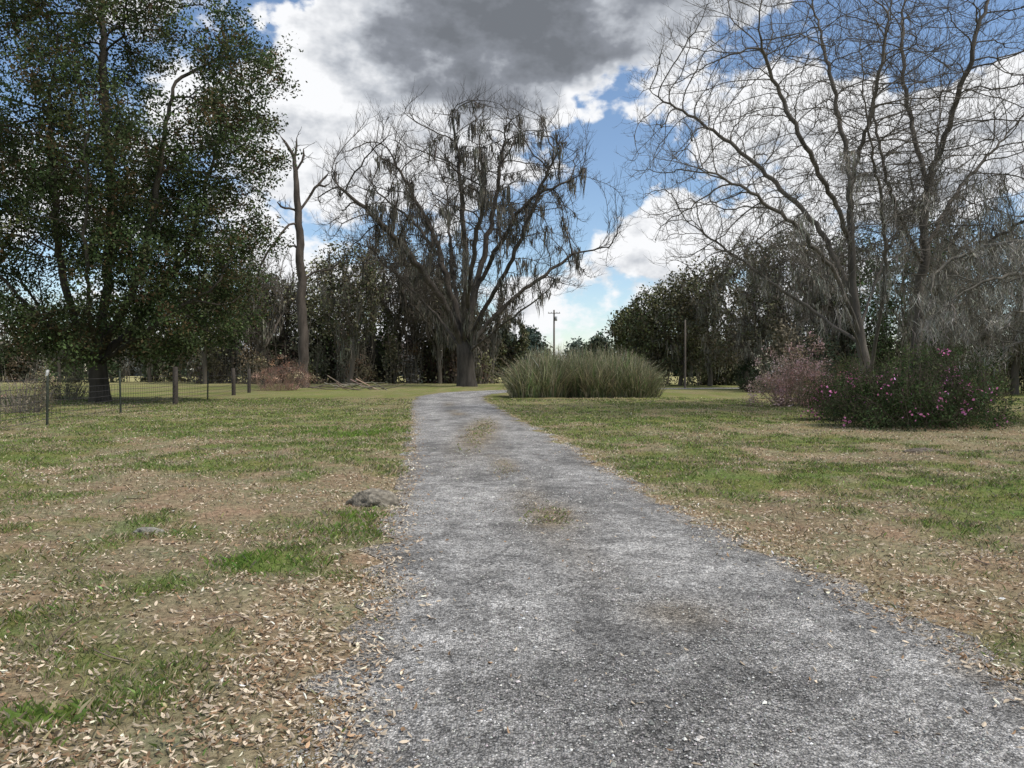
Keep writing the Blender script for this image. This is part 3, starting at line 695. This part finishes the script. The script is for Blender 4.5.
shrub('evergreen_shrub',965,400,110,335,(.06,.085,.038),8000,.05,.8,seed=16,d=38)
shrub('dry_brown_shrub',282,392,72,358,(.27,.18,.135),6500,.05,.7,seed=18,d=66,stem=(.27,.2,.155))
shrub('dry_brown_shrub',20,415,80,366,(.2,.175,.12),900,.035,.7,seed=28,d=30,stem=(.25,.22,.18))
shrub('dry_brown_shrub',65,400,70,368,(.17,.16,.10),1200,.05,.7,seed=29,d=44,stem=(.25,.22,.18))
# ------------------------------------------------------------ fence
def fence():
    fp=[(-11.6,12),(-12.6,17.5),(-13.9,23),(-15.0,29.5),(-16.4,37.5),(-17.4,44),(-18.8,52),(-20.5,60),(-22.5,69),(-25,78)]
    par=bpy.data.objects.new('wire_fence',None);bpy.context.scene.collection.objects.link(par)
    r=np.random.default_rng(44);mb=MB()
    for i,(x,y) in enumerate(fp):
        wood=i in (4,6,7,9);h=1.85 if wood else 1.65;R=.13 if wood else .038
        ln=r.normal(0,.03,2)
        q=np.array([[x,y,-.1],[x+ln[0]*.5,y+ln[1]*.5,h*.5],[x+ln[0],y+ln[1],h],[x+ln[0],y+ln[1],h+.01]])
        tubes(mb,q[None],np.array([[R*1.05,R,R*.95,.001]]),8 if wood else 4,np.array([.055,.046,.038]) if wood else np.array([.035,.042,.03]),0)
        if i==2:
            q2=q.copy();q2[:2,2]=[h-.16,h-.1];q2[2:,2]=[h+.005,h+.02]
            tubes(mb,q2[None],np.array([[.045,.045,.045,.001]]),5,np.array([.45,.45,.43]),0)
    mb.build('posts',[M_metal],par)
    mb=MB()
    for h in (.2,.38,.56,.75,.95,1.15,1.4):
        for i in range(len(fp)-1):
            a=np.array([*fp[i],h]);b=np.array([*fp[i+1],h]);t=np.linspace(0,1,7)[:,None]
            q=a+(b-a)*t;q[:,2]-=.04*4*(t*(1-t))[:,0];tubes(mb,q[None],np.full((1,7),.009),3,np.array([.05,.047,.045]),0)
    for i in range(len(fp)-1):
        a=np.array(fp[i]);b=np.array(fp[i+1]);k=int(np.linalg.norm(b-a)/.3)
        for t in np.linspace(0,1,k)[1:-1]:
            c=a+(b-a)*t;q=np.array([[*c,.18],[*c,.65],[*c,1.13]]);tubes(mb,q[None],np.full((1,3),.005),3,np.array([.05,.047,.045]),0)
    mb.build('wires',[M_metal],par)
fence()
def pole(px,top,d,arm=True,rs=1.0):
    x=(px-CX)/F*d;H=CH+(HY-top)/F*d;mb=MB();c=np.array([.10,.085,.07])
    q=np.array([[x,d,-.1],[x,d,H*.5],[x,d,H],[x,d,H+.02]]);tubes(mb,q[None],np.array([[.2,.17,.14,.001]])*rs,8,c,0)
    if arm:
        q=np.array([[x-1.1,d-.18,H-.6],[x,d-.18,H-.6],[x+1.1,d-.18,H-.6]]);tubes(mb,q[None],np.array([[.07,.07,.07]]),4,c,0)
        for s in (-1,-.5,.5,1):
            q=np.array([[x+s,d-.18,H-.55],[x+s,d-.18,H-.45],[x+s,d-.18,H-.35]]);tubes(mb,q[None],np.array([[.04,.06,.03]]),6,np.array([.35,.36,.37]),0)
        q=np.array([[x+.35,d-.1,H-2.0],[x+.35,d-.1,H-1.99],[x+.35,d-.1,H-1.2],[x+.35,d-.1,H-1.19]]);tubes(mb,q[None],np.array([[.01,.22,.22,.01]]),8,np.array([.3,.31,.32]),0)
    mb.build('utility_pole',[M_metal])
pole(554,310,140);pole(685,320,76,False,.62)
# ------------------------------------------------------------ rocks, sticks
def rock(name,x,y,sx,sy,sz,seed,col):
    import bmesh
    bm=bmesh.new();bmesh.ops.create_icosphere(bm,subdivisions=4,radius=1)
    v=np.array([w.co[:] for w in bm.verts]);f=np.array([[w.index for w in q.verts] for q in bm.faces]);bm.free()
    n=fbm(v[:,0]*1.7+seed,v[:,1]*1.7+v[:,2]*1.3,seed,4);v=v*(.62+.75*n)[:,None];v=v*[sx,sy,sz]+[x,y,gz(np.array([x]),np.array([y]))[0]+sz*.1]
    mb=MB();mb.add(v,f,np.array(col)*np.ones((len(v),3))*(.6+.8*n)[:,None],0,True);mb.build(name,[mat_attr('rock_surface',.9,0,18,.5,.8,25)])
rock('rock',-1.66,9.3,.3,.2,.15,3,(.19,.17,.135))
rock('rock',-3.6,7.6,.14,.1,.06,4,(.2,.19,.16))
rock('rock',.32,4.3,.055,.04,.02,6,(.45,.45,.44))
rock('rock',.72,3.65,.05,.035,.02,9,(.45,.45,.44))
rock('rock',8.3,15.5,.4,.14,.07,5,(.12,.10,.08))
r=np.random.default_rng(55);mb=MB();n=170
y=r.uniform(3,32,n);x=r.uniform(-.8,.8,n)*y;k=edge_d(x,y)>.2;x=x[k];y=y[k];n=len(x);a=r.uniform(0,6.28,n);L=r.uniform(.05,.22,n)
c=np.stack([x,y,gz(x,y)+.02],1);dv=np.stack([np.cos(a)*L,np.sin(a)*L,r.normal(0,.02,n)],1)
q=np.stack([c-dv,c+r.normal(0,.02,(n,3))+[0,0,.01],c+dv],1);tubes(mb,q,np.array([[.006,.005,.003]])*np.ones((n,1)),4,cols(r,n,(.13,.10,.075),.3),0);mb.build('fallen_twigs',[M_bark])
mb=MB();n=26;bx=r.uniform(-17,-11,n);by=r.uniform(66,74,n);a=r.normal(0,.6,n);L=r.uniform(.6,2.0,n)
c=np.stack([bx,by,r.uniform(.1,.4,n)],1);dv=np.stack([np.cos(a)*L,np.sin(a)*L,r.normal(0,.3,n)],1)
tubes(mb,np.stack([c-dv,c+r.normal(0,.15,(n,3)),c+dv],1),np.array([[.06,.045,.02]])*np.ones((n,1)),5,cols(r,n,(.17,.145,.11),.3),0);mb.build('fallen_branches',[M_bark])
# ------------------------------------------------------------ world
SUN_EL=math.radians(55);SUN_AZ=math.radians(115)
def world():
    w=bpy.data.worlds.new('World');bpy.context.scene.world=w;w.use_nodes=True;nt=w.node_tree;N=nt.nodes;L=nt.links;N.clear()
    out=N.new('ShaderNodeOutputWorld');sky=N.new('ShaderNodeTexSky');sky.sky_type='NISHITA';sky.sun_disc=False
    sky.sun_elevation=SUN_EL;sky.sun_rotation=SUN_AZ;sky.ozone_density=2.2;sky.air_density=1.0;sky.dust_density=.3
    bs=N.new('ShaderNodeBackground');bs.inputs[1].default_value=.15;L.new(sky.outputs[0],bs.inputs[0])
    tc=N.new('ShaderNodeTexCoord');D=tc.outputs['Generated']
    def vmath(op,a,b=None):
        q=N.new('ShaderNodeVectorMath');q.operation=op
        for i,s in enumerate((a,b)):
            if s is None:continue
            if isinstance(s,tuple):q.inputs[i].default_value=s
            else:L.new(s,q.inputs[i])
        return q
    def m(op,a,b=None,c=None,clamp=False):
        q=N.new('ShaderNodeMath');q.operation=op;q.use_clamp=clamp
        for i,s in enumerate((a,b,c)):
            if s is None:continue
            if isinstance(s,(int,float)):q.inputs[i].default_value=s
            else:L.new(s,q.inputs[i])
        return q.outputs[0]
    def mr(src,a,b,c,d,sm=True):
        q=N.new('ShaderNodeMapRange');q.interpolation_type='SMOOTHSTEP' if sm else 'LINEAR'
        q.inputs[1].default_value=a;q.inputs[2].default_value=b;q.inputs[3].default_value=c;q.inputs[4].default_value=d;L.new(src,q.inputs[0]);return q.outputs[0]
    VS=1.6
    mp=vmath('MULTIPLY',D,(1,1,VS)).outputs[0]
    wn=N.new('ShaderNodeTexNoise');wn.inputs['Scale'].default_value=8;wn.inputs['Detail'].default_value=4;wn.inputs['Roughness'].default_value=.6;L.new(D,wn.inputs['Vector'])
    ws=vmath('MULTIPLY',wn.outputs['Color'],(.26,.26,.34))
    DW=vmath('ADD',mp,ws.outputs[0]).outputs[0]
    def blob(px,py,rx,w):
        v=np.array([(px-CX)/F,1,(HY-py)/F]);ln=np.linalg.norm(v);v/=ln
        cpt=tuple(v*np.array([1,1,VS])+np.array([.13,.13,.17]))
        q=vmath('DISTANCE',DW,cpt);R=rx/F/ln
        return mr(q.outputs['Value'],.15*R,1.4*R,w,0)
    def total(lst,base):
        t=None
        for b in lst:
            o=blob(*b);t=m('ADD',o,t if t is not None else base)
        return t
    sp=N.new('ShaderNodeSeparateXYZ');L.new(D,sp.inputs[0])
    infront=mr(sp.outputs[1],.35,.62,0,1)
    base=m('MULTIPLY_ADD',infront,-.38,.10)
    cover=total([(420,30,170,.7),(600,20,160,.7),(300,120,120,.65),(440,150,150,.6),(720,0,90,.35),(815,130,150,.75),(985,150,140,.75),(690,225,85,.55),
        (300,280,170,.45),(600,310,130,.5),(800,290,180,.45),(100,150,200,.35),(500,-200,420,.5),(0,330,260,.4),
        (262,5,55,-.7),(612,165,75,-.65),(775,25,65,-.35),(900,-5,100,-.5),(1010,-15,110,-.45)],base)
    def noise(vec,sc,det,ro=.55):
        n=N.new('ShaderNodeTexNoise');n.inputs['Scale'].default_value=sc;n.inputs['Detail'].default_value=det;n.inputs['Roughness'].default_value=ro;L.new(vec,n.inputs['Vector']);return n.outputs['Fac']
    n1=noise(mp,6.5,7,.6)
    den=m('MULTIPLY_ADD',m('SUBTRACT',n1,.5),2.7,cover)
    alpha=mr(den,.0,.26,0,1)
    up=vmath('ADD',mp,(.012,.0,.032)).outputs[0];n2=noise(up,6.5,5,.6)
    rel=m('MULTIPLY',m('SUBTRACT',n1,n2),2.3)
    grey=total([(440,-5,140,.34),(600,15,160,.55),(500,50,110,.25),(430,125,100,.16),(340,210,90,.12),(850,215,110,.15),(500,-200,400,.15)],0.0)
    thick=mr(den,.2,1.1,0,.08)
    gb=m('ADD',m('MULTIPLY',grey,mr(den,.05,.6,0,1)),thick)
    br=m('SUBTRACT',m('ADD',1.02,rel),gb)
    cr=N.new('ShaderNodeValToRGB');cr.color_ramp.elements[0].position=0.0;cr.color_ramp.elements[0].color=(.18,.195,.22,1)
    cr.color_ramp.elements[1].position=1;cr.color_ramp.elements[1].color=(.97,.98,1,1)
    e=cr.color_ramp.elements.new(.35);e.color=(.27,.29,.33,1)
    e=cr.color_ramp.elements.new(.65);e.color=(.54,.57,.62,1)
    L.new(br,cr.inputs[0])
    bc=N.new('ShaderNodeBackground');bc.inputs[1].default_value=1.0;L.new(cr.outputs[0],bc.inputs[0])
    mx=N.new('ShaderNodeMixShader');L.new(alpha,mx.inputs[0]);L.new(bs.outputs[0],mx.inputs[1]);L.new(bc.outputs[0],mx.inputs[2]);L.new(mx.outputs[0],out.inputs[0])
world()
sd=bpy.data.lights.new('sun','SUN');sd.energy=3.7;sd.angle=math.radians(10);sd.color=(1,.94,.86)
so=bpy.data.objects.new('sun',sd);bpy.context.scene.collection.objects.link(so)
dirv=Vector((math.sin(SUN_AZ)*math.cos(SUN_EL),math.cos(SUN_AZ)*math.cos(SUN_EL),math.sin(SUN_EL)))
so.rotation_euler=(-dirv).to_track_quat('-Z','Y').to_euler()
cam=bpy.data.cameras.new('camera');co=bpy.data.objects.new('camera',cam);bpy.context.scene.collection.objects.link(co)
cam.sensor_width=36;cam.lens=36*F/1024;cam.clip_end=6000;cam.clip_start=.05
co.location=(0,0,CH);co.rotation_euler=(math.radians(90)-math.atan(12/F),0,0)
sc=bpy.context.scene;sc.camera=co
sc.view_settings.view_transform='Standard';sc.view_settings.look='None';sc.view_settings.exposure=0
